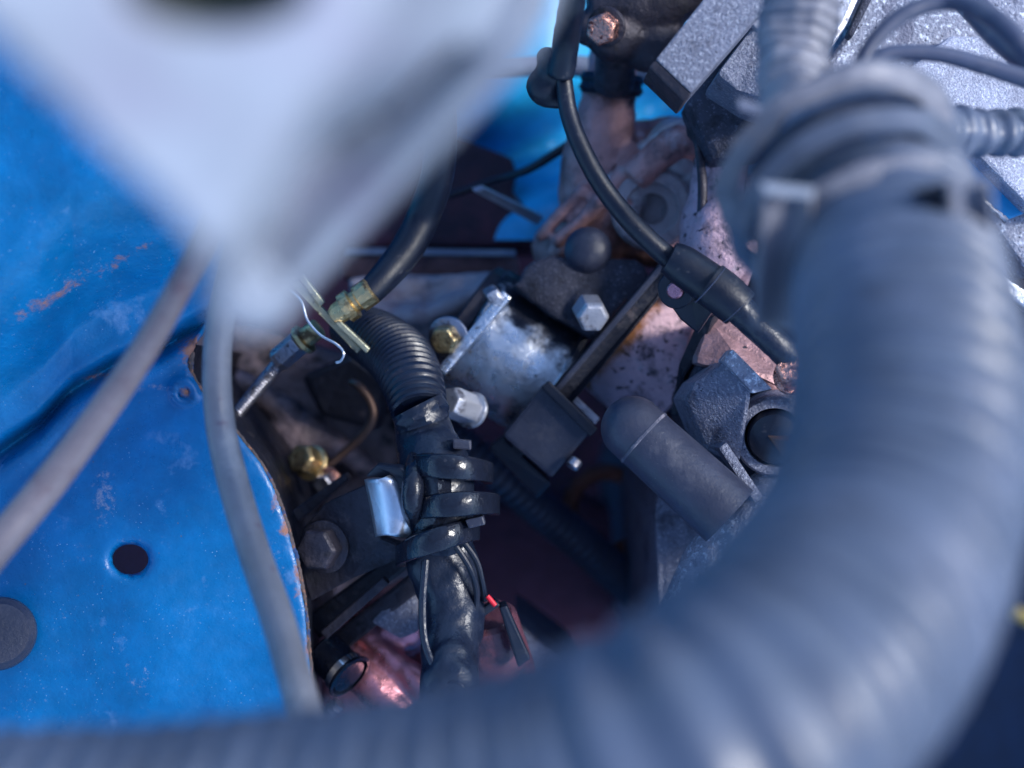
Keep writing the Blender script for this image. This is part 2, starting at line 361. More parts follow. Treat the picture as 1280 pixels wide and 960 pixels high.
# floor, and out-of-view walls added to darken the cavity and bounce blue
def wall(name, pts, th, m): obj(name, slab(bmesh.new(), [Vector(p) for p in pts], th), m, car, smooth=False)
X, Y, ZT, ZB = .44, .34, ZC - .36, ZC - .88
for a, b in (((-X, -Y), (-X, Y)), ((-X, Y), (X, Y)), ((X, Y), (X, -Y)), ((X, -Y), (-X, -Y))):
    bm = bmesh.new(); n = Vector((-(b[1] - a[1]), b[0] - a[0], 0)).normalized() * .012
    P = [Vector((*a, ZB)), Vector((*b, ZB)), Vector((*b, ZT)), Vector((*a, ZT))]
    q = [bm.verts.new(p) for p in P] + [bm.verts.new(p + n) for p in P]
    for f in ((0, 1, 2, 3), (7, 6, 5, 4), (0, 4, 5, 1), (1, 5, 6, 2), (2, 6, 7, 3), (3, 7, 4, 0)): bm.faces.new([q[i] for i in f])
    obj('unseen_bay_wall', bm, M['paint_far'], car, smooth=False)
bm = bmesh.new(); slab(bm, [Vector((-X, -Y, ZB - .001)), Vector((X, -Y, ZB - .001)), Vector((X, Y, ZB - .001)), Vector((-X, Y, ZB - .001))], .01)
obj('bay_floor', bm, M['void'], car, smooth=False)
# far blue tower panel seen between engine parts
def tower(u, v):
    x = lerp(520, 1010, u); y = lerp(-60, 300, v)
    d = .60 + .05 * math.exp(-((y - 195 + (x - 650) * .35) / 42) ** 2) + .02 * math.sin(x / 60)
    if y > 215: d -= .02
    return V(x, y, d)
obj('strut_tower', sheet(tower, 60, 50), M['paint_sunlit'], car)
bm = T([(560, 86, .53, 11), (700, 82, .53, 13), (770, 88, .53, 13), (870, 98, .53, 13), (960, 105, .53, 12)], seg=20)
tag(obj('pale_pipe', bm, M['white']), 'pale straight pipe crossing behind in front of the far blue panel', 'pipe')

# ------------------------------------------------------------------ gearbox and cross member
gb = thing('gearbox', V(500, 480, .80), 'oily purplish gearbox casing deep below the black harness', 'gearbox')
bm = bmesh.new()
slab(bm, [(200, 430, .53), (300, 400, .53), (420, 440, .55), (545, 470, .57), (585, 560, .57), (560, 700, .57), (480, 800, .57), (380, 960, .55), (200, 960, .53)], .03, True)
for x, y, d, r in ((360, 540, .53, 40), (470, 560, .56, 48), (340, 640, .53, 40), (445, 660, .54, 60), (520, 520, .57, 50)):
    ball(bm, V(x, y, d), r * d / F, (1, 1, .5))
tube(bm, [(290, 470, .52, 16), (380, 530, .53, 18), (470, 600, .54, 16), (520, 700, .55, 16)], seg=16)
tube(bm, [(480, 480, .545, 12), (520, 560, .55, 14), (500, 620, .55, 12)], seg=16)
fused('casing', bm, M['grime'], gb, .0022, 5, .0012)
bm = bmesh.new()
slab(bm, [(435, 345, .53), (600, 340, .53), (640, 340, .53), (640, 470, .54), (600, 520, .54), (560, 500, .54), (440, 430, .53)], .03, True)
tube(bm, [(440, 395, .526, 12), (540, 392, .524, 15), (620, 356, .526, 12)], seg=16)
fused('bell_housing', bm, M['grime_blue'], gb, .0025, 5, .0012)
bm = slab(bmesh.new(), [(430, 309, .55), (645, 312, .55), (645, 320, .548), (430, 318, .548)], .02, True)
cm = thing('cross_beam', V(540, 320, .62), 'pinkish steel cross beam with pale upper edge behind the black hose', 'beam')
obj('edge_strip', bm, M['tape_grey'], cm, smooth=False, bevel=.0006)
obj('beam', slab(bmesh.new(), [(425, 321, .552), (648, 322, .552), (650, 350, .560), (425, 346, .560)], .04, True), M['pink'], cm, smooth=False, bevel=.001)
bm = slab(bmesh.new(), [(430, 180, .565), (560, 165, .565), (640, 196, .565), (646, 214, .565), (639, 238, .565), (684, 282, .565), (684, 308, .565), (430, 308, .565)], .05, True)
tag(obj('cavity_shade', bm, M['void'], smooth=False, bevel=.004), 'dark reddish slab filling the shaded cavity behind the white bracket', 'box')  # dark slab standing in for the shade of an open cavity
bm = slab(bmesh.new(), [(593, 240, .50), (606, 236, .50), (680, 272, .53), (672, 282, .53)], .003)
tag(obj('metal_strip', bm, M['white'], smooth=False, bevel=.0005), 'small bright metal strip slanting below the far blue patch', 'strip')
bm = T([(560, 245, .53, 5), (620, 225, .53, 5), (660, 212, .52, 5.5), (700, 188, .51, 6), (760, 150, .5, 6)], seg=12)
tag(obj('thin_wire', bm, M['rubber']), 'thin dark wire crossing in front of the far blue panel', 'wire')

# ------------------------------------------------------------------ pinkish cast housing at the top middle
ch = thing('cast_housing', V(800, 220, .60), 'mottled pink and silver cast housing with a round boss behind the black cable', 'housing')
bm = bmesh.new()
tube(bm, [(766, 60, .50, 30), (762, 120, .49, 34), (752, 170, .49, 42), (742, 230, .50, 44), (745, 280, .50, 50), (700, 320, .52, 44)], seg=24)
for x, y, d, r in ((800, 210, .505, 62), (840, 195, .50, 52), (820, 270, .505, 66), (765, 270, .51, 56), (860, 250, .51, 44), (700, 310, .52, 36), (740, 215, .50, 34)):
    ball(bm, V(x, y, d), r * d / F, (1, 1, .75))
tube(bm, [(790, 225, .475, 20), (850, 175, .472, 22), (880, 205, .48, 18)], seg=16)
tube(bm, [(690, 320, .50, 12), (740, 290, .49, 15), (790, 245, .48, 14)], seg=16)
tube(bm, [(692, 308, .487, 9), (735, 268, .480, 11), (775, 222, .478, 11), (800, 180, .482, 9)], seg=14); tube(bm, [(672, 300, .490, 7), (705, 262, .485, 8), (735, 232, .482, 8)], seg=12)
fused('body', bm, M['pink'], ch, .0016, 7, .0010)
bm = bmesh.new(); p = V(815, 262, .475); ax = Vector((-.1, -.2, 1))
lathe(bm, p - ax * .014, ax, [(0, .0165), (.012, .0160), (.0135, .0145), (.0135, .0105), (.0095, .0095), (.0095, .0062), (.002, .0056), (.002, .0005)], 36)
obj('boss', bm, M['grime_blue'], ch)
bm = bmesh.new()
for x, y, d, r in ((846, 185, .478, 40), (866, 225, .482, 36), (815, 205, .482, 34), (778, 246, .484, 34), (858, 268, .488, 34)): ball(bm, V(x, y, d), r * d / F, (1, 1, .6))
fused('machined_pad', bm, M['alu_soft'], ch, .0014, 7, .0007)
bm = bmesh.new(); lathe(bm, V(763, 118, .485), V(766, 90, .483) - V(763, 118, .485), [(0, .0115), (.002, .0128), (.004, .0118), (.006, .0128), (.008, .0115)], 28)
obj('collar', bm, M['rubber'], ch)
bm = ball(bmesh.new(), V(735, 313, .465), 30 * .465 / F, (1, 1, .8))
tag(obj('round_cap', bm, M['rubber_grey']), 'dark grey ball shaped cap just above the silver bolt head', 'cap')

# ------------------------------------------------------------------ dark coupling with the copper bolt, top
cp = thing('dark_coupling', V(790, 40, .50), 'dark coupling body at the top edge carrying a copper coloured bolt', 'coupling')
bm = bmesh.new()
tube(bm, [(735, 15, .45, 26), (790, 5, .45, 40), (860, -30, .45, 50), (900, -60, .45, 50)], seg=24)
ball(bm, V(770, 40, .45), .011, (1, 1, .8)); ball(bm, V(815, 50, .455), .0125, (1, 1, .8)); ball(bm, V(735, 35, .45), .0065)
tube(bm, [(770, 60, .46, 26), (768, 110, .475, 25)], seg=20)
fused('body', bm, M['plate'], cp, .0013, 4, .0008)
bolt('', V(757, 34, .437), Vector((-.45, -.5, 1)), .0058, .007, M['copper'], cp, .0070, M['plate'])

# ------------------------------------------------------------------ starter motor
def axis_drum(t, name, a, b, prof, m):
    A, B = V(*a), V(*b); bm = bmesh.new(); L = (B - A).length
    lathe(bm, A, B - A, [(h * L, r * a[2] / F) for h, r in prof], 64); return obj(name, bm, m, t, angle=40)
st = thing('starter_motor', V(680, 430, .56), 'silver starter motor drum with dark oily stains, between harness and rusty drum', 'starter motor')
axis_drum(st, 'end_cap', (576, 398, .500), (592, 409, .500), [(0, 74), (.15, 80), (.8, 82), (.95, 81), (1, 78)], M['plate'])
M['alu_oily'] = mat('oil_stained_aluminium', (.80, .83, .88), .30, 1, [((.20, .22, .28), 60, .56, .1, .5, .7), ((.05, .055, .075), 200, .62, .06, .8, .1)], bump=[(150, .0008), (1200, .0002)], rvar=.14, attr=[('oil', (.045, .05, .07), 110, .6)])
dm = axis_drum(st, 'drum', (590, 408, .495), (698, 473, .497), [(0, 80), (.02, 84)] + [(.06 + .87 * k / 24, 85 + k * .12) for k in range(25)] + [(.95, 92), (1, 92)], M['alu_oily'])
at = dm.data.attributes.new('oil', 'FLOAT', 'POINT')
for i, v in enumerate(dm.data.vertices):
    p = v.co + st.location; d = ZC - p.z; px = 640 + p.x * F / d; py = 480 - p.y * F / d
    q = ((px - 600) * .62 - (py - 450) * .78)                     # oil has crept down from the upper right side of the drum
    at.data[i].value = min(.55, max(0, (q - 18) / 110)) + max(0, .3 - abs(px - 625) / 60 - abs(py - 520) / 60)
axis_drum(st, 'flange_ring', (697, 472, .497), (704, 478, .497), [(0, 92), (.2, 97), (.9, 97), (1, 92)], M['black'])
bm = bmesh.new()
slab(bm, [(545, 462, .45), (556, 470, .45), (640, 372, .448), (628, 362, .448)], .008)
obj('clamp_rim', bm, M['alu'], st, smooth=False, bevel=.0012)
bm = bmesh.new(); slab(bm, [(606, 368, .445), (622, 360, .445), (632, 374, .446), (616, 384, .446)], .02)
obj('lug', bm, M['alu_clean'], st, smooth=False, bevel=.0016)
bm = slab(bmesh.new(), [(640, 356, .464), (690, 322, .464), (775, 322, .462), (806, 345, .462), (742, 425, .462), (690, 396, .466)], .012, True)
ball(bm, V(735, 385, .464), .0075, (1, 1, .5)); ball(bm, V(690, 352, .466), .010, (1.3, 1, .35)); ball(bm, V(785, 350, .464), .008, (1, 1, .4))
fused('mounting_lug', bm, M['cast_dark'], st, .0011, 6, .0006)
bolt('', V(735, 385, .452) , Vector((.15, -.45, 1)), .0062, .011, M['alu_clean'], st)
bolt('', V(588, 512, .452), Vector((-.55, .25, .8)), .0060, .014, M['alu_clean'], st, .0068)
bolt('', V(560, 422, .452), Vector((-.35, -.3, 1)), .0055, .006, M['brass'], st, .0078, M['steel'])
# second, rusty drum
rd = thing('rusty_drum', V(800, 440, .56), 'pinkish motor drum with orange rust and black flecks above the rubber cap', 'motor')
dr = axis_drum(rd, 'drum', (772, 392, .498), (862, 470, .498), [(0, 92), (.03, 96)] + [(.03 + .94 * k / 20, 96 + k * .1) for k in range(1, 20)] + [(.97, 98), (1, 94)], M['rustdrum'])
at = dr.data.attributes.new('rust', 'FLOAT', 'POINT'); A = V(772, 392, .498) - rd.location; B = V(862, 470, .498) - rd.location
for i, v in enumerate(dr.data.vertices):
    t = (v.co - A).dot(B - A) / (B - A).length_squared; at.data[i].value = .95 * max(0, 1 - t / .55) - .12
axis_drum(rd, 'end_cap', (861, 469, .498), (885, 490, .50), [(0, 90), (.6, 90), (1, 70)], M['pink'])
bm = bmesh.new(); slab(bm, [(697, 485, .462), (703, 479, .462), (750, 523, .462), (744, 531, .462)], .004)
obj('seam_strip', bm, M['steel'], rd, smooth=False, bevel=.0004)
bm = slab(bmesh.new(), [(742, 565, .449), (760, 580, .449), (880, 440, .447), (873, 425, .447), (858, 425, .447)], .004)
tb = thing('dark_strap', V(740, 440, .48), 'dark steel strap running diagonally between the silver and the rusty drum', 'strap')
bm = slab(bmesh.new(), [(636, 560, .462), (652, 572, .462), (720, 498, .454), (862, 328, .45), (842, 308, .45), (700, 472, .454)], .006)
obj('strap', bm, M['black'], tb, smooth=False, bevel=.0012)
bm = slab(bmesh.new(), [(640, 548, .458), (646, 552, .458), (846, 318, .446), (840, 313, .446)], .003)
obj('raised_edge', bm, M['rubber_grey'], tb, smooth=False, bevel=.0006)
# black box under the drums
bb = thing('connector_box', V(685, 545, .50), 'square black plastic box below the two motor drums', 'box')
bm = slab(bmesh.new(), [(628, 545, .452), (682, 478, .448), (742, 536, .448), (690, 598, .452)], .03, True)
obj('cover', bm, M['rubber_grey'], bb, smooth=False, bevel=.0015)
bm = slab(bmesh.new(), [(676, 484, .444), (686, 475, .444), (748, 536, .444), (738, 546, .444)], .006)
obj('rim', bm, M['rubber'], bb, smooth=False, bevel=.0008)
bm = cyl(V(722, 574, .448), V(714, 585, .447), .0026, seg=16)
obj('pin', bm, M['steel'], bb)
bm = slab(bmesh.new(), [(610, 560, .462), (630, 545, .462), (690, 605, .462), (672, 625, .468)], .03, True)
obj('lower_cover', bm, M['rubber'], bb, smooth=False, bevel=.0015)

# ------------------------------------------------------------------ deep hose and ring in the dark gap
bm = T([(560, 540, .56, 20), (620, 590, .56, 21), (680, 640, .57, 22), (740, 690, .58, 22), (800, 745, .60, 22), (850, 800, .62, 22)], corr=(.0042, .0010), seg=24)
tag(obj('corrugated_hose', bm, M['loom_mid']), 'thin dark corrugated hose deep in the gap under the black box', 'hose')
bm = bmesh.new()
C0 = V(758, 640, .60); pr = [(.0215 + .0045 * math.cos(a), .0045 * math.sin(a)) for a in [k * math.pi / 6 for k in range(12)]]
ax = Vector((.35, .1, 1)).normalized(); u, v = frame(ax); R = []
for k in range(40):
    q = u * math.cos(k * math.pi / 20) + v * math.sin(k * math.pi / 20); R.append([bm.verts.new(C0 + q * a * .9 + ax * b) for a, b in pr])
for k in range(40):
    for j in range(12): bm.faces.new((R[k][j], R[(k + 1) % 40][j], R[(k + 1) % 40][(j + 1) % 12], R[k][(j + 1) % 12]))
tag(obj('rusty_ring', bm, M['brown']), 'dull brown rusty ring deep in the dark gap', 'ring')
bm = bmesh.new(); slab(bm, [(560, 640, .68), (720, 620, .68), (860, 680, .68), (900, 900, .68), (540, 900, .68)], .06, True)
tag(obj('cross_member', bm, M['void'], smooth=False, bevel=.006), 'dark reddish chassis member at the bottom of the gap', 'chassis beam')

# ------------------------------------------------------------------ grey rubber cap tube
rc = thing('dust_cap', V(850, 590, .43), 'dusty grey rubber cap with a domed end and a moulded seam ring', 'cap')
A, B = V(791, 535, .405), V(912, 645, .398); L = (B - A).length; r = 41 * .40 / F
bm = bmesh.new(); lathe(bm, A, B - A, [(-r * .98 * math.cos(t), r * max(.02, math.sin(t))) for t in [i * math.pi / 24 for i in range(1, 12)]] + [(0, r), (L * .2, r * 1.0), (L, r * 1.06), (L, r * .8), (L * .7, r * .78)], 48)
obj('body', bm, M['rubber_grey'], rc, angle=50)
bm = bmesh.new(); lathe(bm, A + (B - A) * .10, B - A, [(0, r * .99), (.0003, r * 1.018), (.0010, r * 1.018), (.0013, r * .99)], 48, cap=False)
obj('seam_ring', bm, mat('scuffed_seam', (.07, .075, .11), .45, 0, [((.22, .21, .25), 220, .52, .1, .6, None)]), rc)

# ------------------------------------------------------------------ engine castings on the right of the gap
eng = thing('engine_block', V(1000, 560, .80), 'rough grey cast aluminium engine block beside and under the rubber cap', 'engine')
bm = slab(bmesh.new(), [(818, 640, .46), (826, 600, .46), (880, 560, .45), (960, 560, .45), (1060, 620, .45), (1060, 900, .45), (830, 900, .46)], .30, True)
obj('side_wall', bm, M['cast'], eng, smooth=False, bevel=.002)
bm = bmesh.new()
tube(bm, [(850, 800, .43, 40), (900, 715, .425, 50), (960, 655, .42, 60), (1040, 610, .42, 60)], seg=24)
fused('rounded_web', bm, M['cast_light'], eng, .0014, 3, .0010)
bm = slab(bmesh.new(), [(852, 500, .440), (872, 455, .430), (912, 440, .42), (970, 415, .43), (1040, 470, .43), (1060, 650, .43), (1000, 720, .44), (870, 640, .45)], .10, True)
obj('upper_wall', bm, M['cast_dark'], eng, smooth=False, bevel=.003)
bm = slab(bmesh.new(), [(854, 500, .415), (868, 478, .408), (908, 450, .402), (940, 492, .402), (925, 580, .41), (880, 560, .418)], .03, True)
obj('hex_boss', bm, M['cast'], eng, smooth=False, bevel=.0018)
bm = slab(bmesh.new(), [(904, 451, .3985), (916, 436, .3985), (966, 486, .3985), (941, 492, .3985)], .012, True)
obj('machined_edge', bm, M['cast_light'], eng, smooth=False, bevel=.0008)
bm = slab(bmesh.new(), [(868, 455, .425), (885, 400, .43), (905, 395, .43), (1000, 470, .42), (985, 500, .42), (930, 470, .42)], .04, True)
obj('top_face', bm, M['pink'], eng, smooth=False, bevel=.003)
p = V(968, 548, .405); ax = Vector((-.25, -.15, 1)).normalized(); bm = bmesh.new()
lathe(bm, p - ax * .02, ax, [(0, .0135), (.017, .0135), (.0185, .0125), (.0185, .0098), (.004, .0094), (.004, .0005)], 44)
obj('pipe_socket', bm, M['cast'], eng)
bm = bmesh.new(); lathe(bm, p - ax * .0175, ax, [(0, .0092), (.015, .0091), (.0185, .0080), (.0200, .0055), (.0206, .002)], 32)
obj('dark_plug', bm, M['rubber'], eng)
bm = slab(bmesh.new(), [(958, 545, .402), (985, 552, .398), (1004, 566, .398), (978, 572, .402)], .004)
obj('tab', bm, M['copperpipe'], eng, smooth=False, bevel=.0008)
bm = slab(bmesh.new(), [(898, 560, .404), (908, 552, .404), (955, 622, .402), (944, 630, .402)], .01, True)
obj('rib', bm, M['cast'], eng, smooth=False, bevel=.001)
cpn = bolt('copper_nipple', V(990, 470, .395), Vector((-.3, .3, 1)), .0050, .010, M['copper'], None, .006, label='copper coloured nut glinting behind the left edge of the big grey hose', cat='nut')

# ------------------------------------------------------------------ cast cover at the top right
cv = thing('cast_cover', V(1180, 130, .50), 'speckled light grey cast aluminium cover behind the grey cables, top right', 'engine cover')
bm = slab(bmesh.new(), [(1095, -90, .425), (1420, -90, .42), (1420, 320, .43), (1290, 345, .43), (1195, 215, .43), (1150, 215, .43), (1000, 250, .43), (960, 200, .43), (1000, 120, .43), (1058, 42, .425)], .10, True)
obj('plate', bm, M['cast_light'], cv, smooth=False, bevel=.002)
bm = slab(bmesh.new(), [(1188, 44, .4155), (1153, 72, .4155), (1141, 82, .4155), (1137, 93, .4155), (1139, 106, .4155), (1148, 119, .4155), (1290, 262, .4155), (1420, 262, .4155), (1420, 44, .4155)], .010, True)
obj('raised_pad', bm, M['cast_pad'], cv, smooth=False, bevel=.0022)
bm = slab(bmesh.new(), [(1060, 42, .418), (1066, 47, .418), (1120, -60, .418), (1106, -60, .418)], .006, True)
obj('rim', bm, M['cast_dark'], cv, smooth=False, bevel=.001)
bm = slab(bmesh.new(), [(1040, 60, .405), (1060, 30, .405), (1100, -60, .405), (1040, -60, .405)], .02, True)
obj('white_shoulder', bm, M['alu_clean'], cv, smooth=False, bevel=.002)
bm = bmesh.new(); tube(bm, [(1085, 92, .413, 5), (1104, 96, .413, 6), (1116, 108, .413, 5), (1118, 125, .413, 3)], seg=10, wr=(900, .0009))
obj('weld_bead', bm, M['brass'], cv)
bm = slab(bmesh.new(), [(1190, 190, .424), (1216, 192, .424), (1256, 236, .424), (1282, 266, .424), (1262, 274, .424), (1222, 244, .424)], .004, True)
obj('blue_strip', bm, M['paint_far'], cv, smooth=False, bevel=.0008)
bm = T([(1188, 200, .421, 3), (1224, 246, .421, 3), (1258, 276, .421, 4)], seg=10, wr=(800, .0005)); obj('silver_lip', bm, M['alu_clean'], cv)
bm = T([(1214, 188, .421, 2.5), (1250, 226, .421, 2.5), (1290, 272, .421, 3)], seg=10, wr=(800, .0005)); obj('silver_lip', bm, M['alu_clean'], cv)
lo = thing('lower_casting', V(1260, 380, .56), 'dark rough casting at the right edge beside the big hose', 'casting')
bm = bmesh.new(); slab(bm, [(1225, 290, .46), (1420, 250, .46), (1420, 480, .46), (1230, 460, .46)], .03, True)
tube(bm, [(1225, 330, .45, 14), (1262, 372, .445, 17), (1320, 410, .445, 20)], seg=16); tube(bm, [(1262, 300, .45, 24), (1330, 280, .45, 30)], seg=16)
tube(bm, [(1240, 400, .45, 10), (1300, 450, .45, 14)], seg=16)
fused('body', bm, M['cast_dark'], lo, .0016, 3, .0008)
bm = slab(bmesh.new(), [(1225, 345, .425), (1240, 335, .425), (1300, 375, .425), (1290, 392, .425)], .006); obj('lug', bm, M['alu'], lo, smooth=False, bevel=.001)
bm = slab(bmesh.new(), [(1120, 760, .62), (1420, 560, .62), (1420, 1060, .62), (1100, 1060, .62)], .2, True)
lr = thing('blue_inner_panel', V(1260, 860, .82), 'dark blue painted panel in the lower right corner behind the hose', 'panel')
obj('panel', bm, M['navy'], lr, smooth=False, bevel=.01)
tag(obj('yellow_tie', T([(1268, 764, .25, 8), (1288, 775, .25, 9), (1310, 780, .25, 9)], seg=14), mat('yellow_plastic', (.30, .22, .05), .5)), 'small yellow clip at the right edge of the picture', 'clip')

# ------------------------------------------------------------------ cast bars at the top
bar = thing('cast_bar', V(880, 60, .42), 'straight grey cast bar with a square end at the top beside the wrapped hose', 'bracket')
bm = slab(bmesh.new(), [(820, 74, .372), (864, 116, .372), (966, -2, .372), (1010, -60, .372), (935, -60, .372), (882, -4, .372)], .020)
obj('bar', bm, M['cast'], bar, smooth=False, bevel=.0006)
bm = slab(bmesh.new(), [(811, 84, .3735), (819, 75, .3725), (864, 118, .3725), (855, 127, .3735)], .018, True)
obj('end_face', bm, M['plate'], bar, smooth=False, bevel=.0005)
br = thing('cast_lug', V(930, 80, .44), 'rough grey cast lug between the square bar and the wrapped hose', 'bracket')
bm = slab(bmesh.new(), [(896, 92, .395), (950, 20, .39), (985, 0, .39), (985, 140, .395), (945, 130, .40), (918, 112, .40)], .03, True)
obj('plate', bm, M['cast'], br, smooth=False, bevel=.002)
obj('shadowed_web', slab(bmesh.new(), [(858, 128, .425), (900, 60, .42), (960, -30, .41), (1000, -30, .41), (1000, 190, .42), (890, 200, .43)], .02, True), M['cast_dark'], br, smooth=False, bevel=.003)  # dark backing added for the shade between bar and lug
bm = slab(bmesh.new(), [(940, 30, .387), (958, 8, .387), (966, 14, .387), (948, 38, .387)], .004); obj('edge', bm, M['cast_light'], br, smooth=False, bevel=.0006)
bm = bmesh.new()
tube(bm, [(868, 168, .45, 16), (895, 145, .44, 22), (930, 110, .43, 24)], seg=20)
tube(bm, [(880, 210, .46, 16), (905, 165, .45, 18), (930, 140, .44, 16)], seg=20)
ball(bm, V(895, 150, .445), .011)
eb = tag(fused('black_elbow', bm, M['plate'], None, .0013, 3, .0006), 'blackened elbow casting under the square bar', 'casting')
tag(obj('worn_spacer', slab(bmesh.new(), [(864, 142, .43), (884, 122, .43), (900, 136, .43), (876, 160, .43)], .01), M['brassdull'], smooth=False, bevel=.0015), 'small worn tan spacer below the square bar', 'spacer')
bm = bmesh.new(); tube(bm, [(905, 150, .45, 30), (900, 220, .46, 34), (890, 290, .46, 40), (900, 350, .45, 44)], seg=24); ball(bm, V(905, 300, .44), .012, (1, 1.4, .7))
tag(fused('speckled_manifold', bm, M['rustdrum'], None, .0015, 4, .001), 'pink and black speckled casting behind the black sleeve', 'casting')
bm = T([(872, 175, .44, 5), (878, 230, .44, 6), (876, 290, .44, 6)], seg=12)
tag(obj('steel_rod', bm, M['plate']), 'short dark rod beside the speckled casting', 'rod')

# ------------------------------------------------------------------ black cable with sleeve
bc = thing('black_cable', V(800, 280, .40), 'black cable curving down from its plug into a thick black sleeve', 'cable')
bm = T([(700, 60, .385, 11), (706, 110, .385, 11), (712, 145, .385, 11.5), (727, 185, .385, 12), (750, 228, .386, 12.5), (780, 268, .388, 13), (815, 304, .39, 13.5), (850, 334, .392, 14)], seg=20)
obj('jacket', bm, M['rubber'], bc)
bm = bmesh.new(); tube(bm, [(722, -60, .35, 18), (716, 0, .36, 17), (708, 50, .375, 17), (702, 95, .383, 17)], seg=24)
ball(bm, V(682, 108, .39), .0062, (1, 1, .9)); ball(bm, V(694, 88, .388), .0062); ball(bm, V(684, 72, .388), .0035); tube(bm, [(664, 106, .39, 7), (672, 124, .39, 7), (700, 128, .39, 9), (714, 118, .388, 9)], seg=16)
fused('plug_boot', bm, M['rubber'], bc, .0009, 3, .0003)
bm = T([(836, 322, .389, 21), (852, 331, .389, 25), (880, 350, .388, 26), (905, 367, .387, 27)], seg=32); obj('sleeve', bm, M['rubber'], bc)
bm = T([(886, 354, .3865, 28), (905, 368, .386, 28), (925, 386, .386, 26)], seg=32); obj('outer_sleeve', bm, M['rubber'], bc)
bm = T([(918, 380, .387, 20), (950, 412, .388, 18), (985, 445, .39, 18), (1020, 490, .4, 18)], seg=24, wr=(400, .0003)); obj('tail', bm, M['tape_gloss'], bc)
def ringarc(c0, c1, r, w, m, t, nm):
    a, b = V(*c0), V(*c1); bm = bmesh.new(); lathe(bm, a, b - a, [(0, r * c0[2] / F), (w * .5, r * c0[2] / F + w * .8), (w, r * c0[2] / F)], 32, cap=False); return obj(nm, bm, m, t)
ringarc((887, 355, .3865), (890, 357.5, .3865), 28.3, .0004, M['cable'], bc, 'sleeve_edge')
ringarc((922, 384, .386), (925, 387, .386), 25.5, .0004, M['cable'], bc, 'sleeve_edge')
pc = thing('cable_clip', V(850, 380, .42), 'black clip with a small round hole hanging from the black sleeve', 'clip')
bm = bmesh.new(); p = V(844, 363, .402); ax = Vector((-.5, -.25, 1)).normalized()
lathe(bm, p - ax * .004, ax, [(0, .0062), (.0035, .0062), (.004, .0058), (.004, .0030), (0, .0028)], 32)
obj('eye', bm, M['rubber'], pc)
obj('eye_rivet', cyl(p - ax * .002, p + ax * .0012, .0028, .0028, 24), M['pink_shine'], pc)
bm = slab(bmesh.new(), [(830, 345, .405), (862, 345, .402), (892, 388, .402), (872, 418, .41), (850, 400, .41), (834, 378, .408)], .004)
obj('strap', bm, M['rubber'], pc, smooth=False, bevel=.001)
tag(obj('black_spur', slab(bmesh.new(), [(872, 400, .43), (892, 395, .425), (880, 430, .43), (856, 470, .44), (848, 520, .45), (838, 520, .45), (848, 455, .44)], .008), M['black'], smooth=False, bevel=.001), 'thin black spur running down from the cable clip to the cap', 'bracket')

# ------------------------------------------------------------------ main corrugated hose
K = 31.0
def HP(l): return [(x, y, K / r, r) for x, y, r in l]
mh = thing('corrugated_hose', V(1100, 600, .22), 'large grey corrugated hose sweeping close to the lens from top right to the bottom', 'hose')
pts = HP([(1078, 170, 108), (1090, 230, 113), (1112, 310, 122), (1128, 400, 134), (1136, 490, 143), (1132, 570, 150), (1108, 670, 158), (1070, 745, 166), (1010, 828, 176), (935, 900, 184), (840, 955, 187), (735, 1000, 184), (600, 1038, 180), (440, 1062, 175), (240, 1078, 170), (40, 1090, 168), (-200, 1100, 166)])
obj('loom', T(pts, corr=(.0062, .00062), seg=72, wr=(38, .0007)), M['loom'], mh)
# cuff of wound tape with tabs
cf = thing('tape_cuff', V(1050, 200, .28), 'thick cuff of worn grey tape wound round the hose branch with loose ends', 'tape cuff')
bands = [((1052, 215, .262), (-.30, .94), 140, 42), ((1066, 262, .255), (-.25, .95), 142, 30), ((1040, 170, .268), (-.3, .94), 128, 30)]
def band(c, r, w, tilt, m, nm, bulge=.0012):
    C0 = V(*c); R = r * c[2] / F; W = w * c[2] / F
    ax = Vector((-.22, .86, tilt)).normalized(); bm = bmesh.new()
    lathe(bm, C0 - ax * W, ax, [(0, R * .90), (W * .12, R * .97), (W * .5, R), (W, R + bulge), (W * 1.5, R), (W * 1.88, R * .97), (W * 2, R * .90)], 64, cap=False)
    for v in bm.verts: v.co += (v.co - C0).normalized() * .0012 * noise.noise(v.co * 130)
    return obj(nm, bm, m, cf, angle=60)
band((1058, 245, .272), 122, 52, -.62, M['tape'], 'core_wrap')
band((1042, 203, .270), 140, 13, -.66, M['tape_grey'], 'upper_band', .0022)
band((1058, 256, .262), 141, 13, -.66, M['loom'], 'middle_band', .0022)
band((1076, 300, .256), 124, 17, -.64, M['tape_grey'], 'lower_band', .0026)
bm = sheet(lambda u, v: V(lerp(952, 1018, u) + lerp(0, -12, v), lerp(232, 262, u * .3) + v * 175, .238 + .012 * v + .004 * math.sin(u * 3)), 10, 16)
baked('loose_end', bm, M['tape_grey'], cf, [('SOLIDIFY', dict(thickness=.001))])
obj('loose_end_edge', slab(bmesh.new(), [(951, 228, .236), (1019, 234, .236), (1016, 249, .236), (955, 242, .236)], .001), M['white'], cf, smooth=False, bevel=.0003)
obj('loose_end_edge', slab(bmesh.new(), [(922, 122, .27), (952, 132, .27), (948, 143, .27), (926, 138, .27)], .001), M['white'], cf, smooth=False, bevel=.0003)
obj('gap_shade', slab(bmesh.new(), [(1140, 242, .226), (1190, 228, .224), (1196, 290, .228), (1170, 266, .227)], .002), M['rubber'], cf, smooth=False, bevel=.0006)  # black slab put in as the shade beside the loose end
obj('loose_end_edge', slab(bmesh.new(), [(1184, 226, .219), (1240, 220, .219), (1240, 229, .219), (1186, 236, .219)], .001), M['tape_grey'], cf, smooth=False, bevel=.0003)
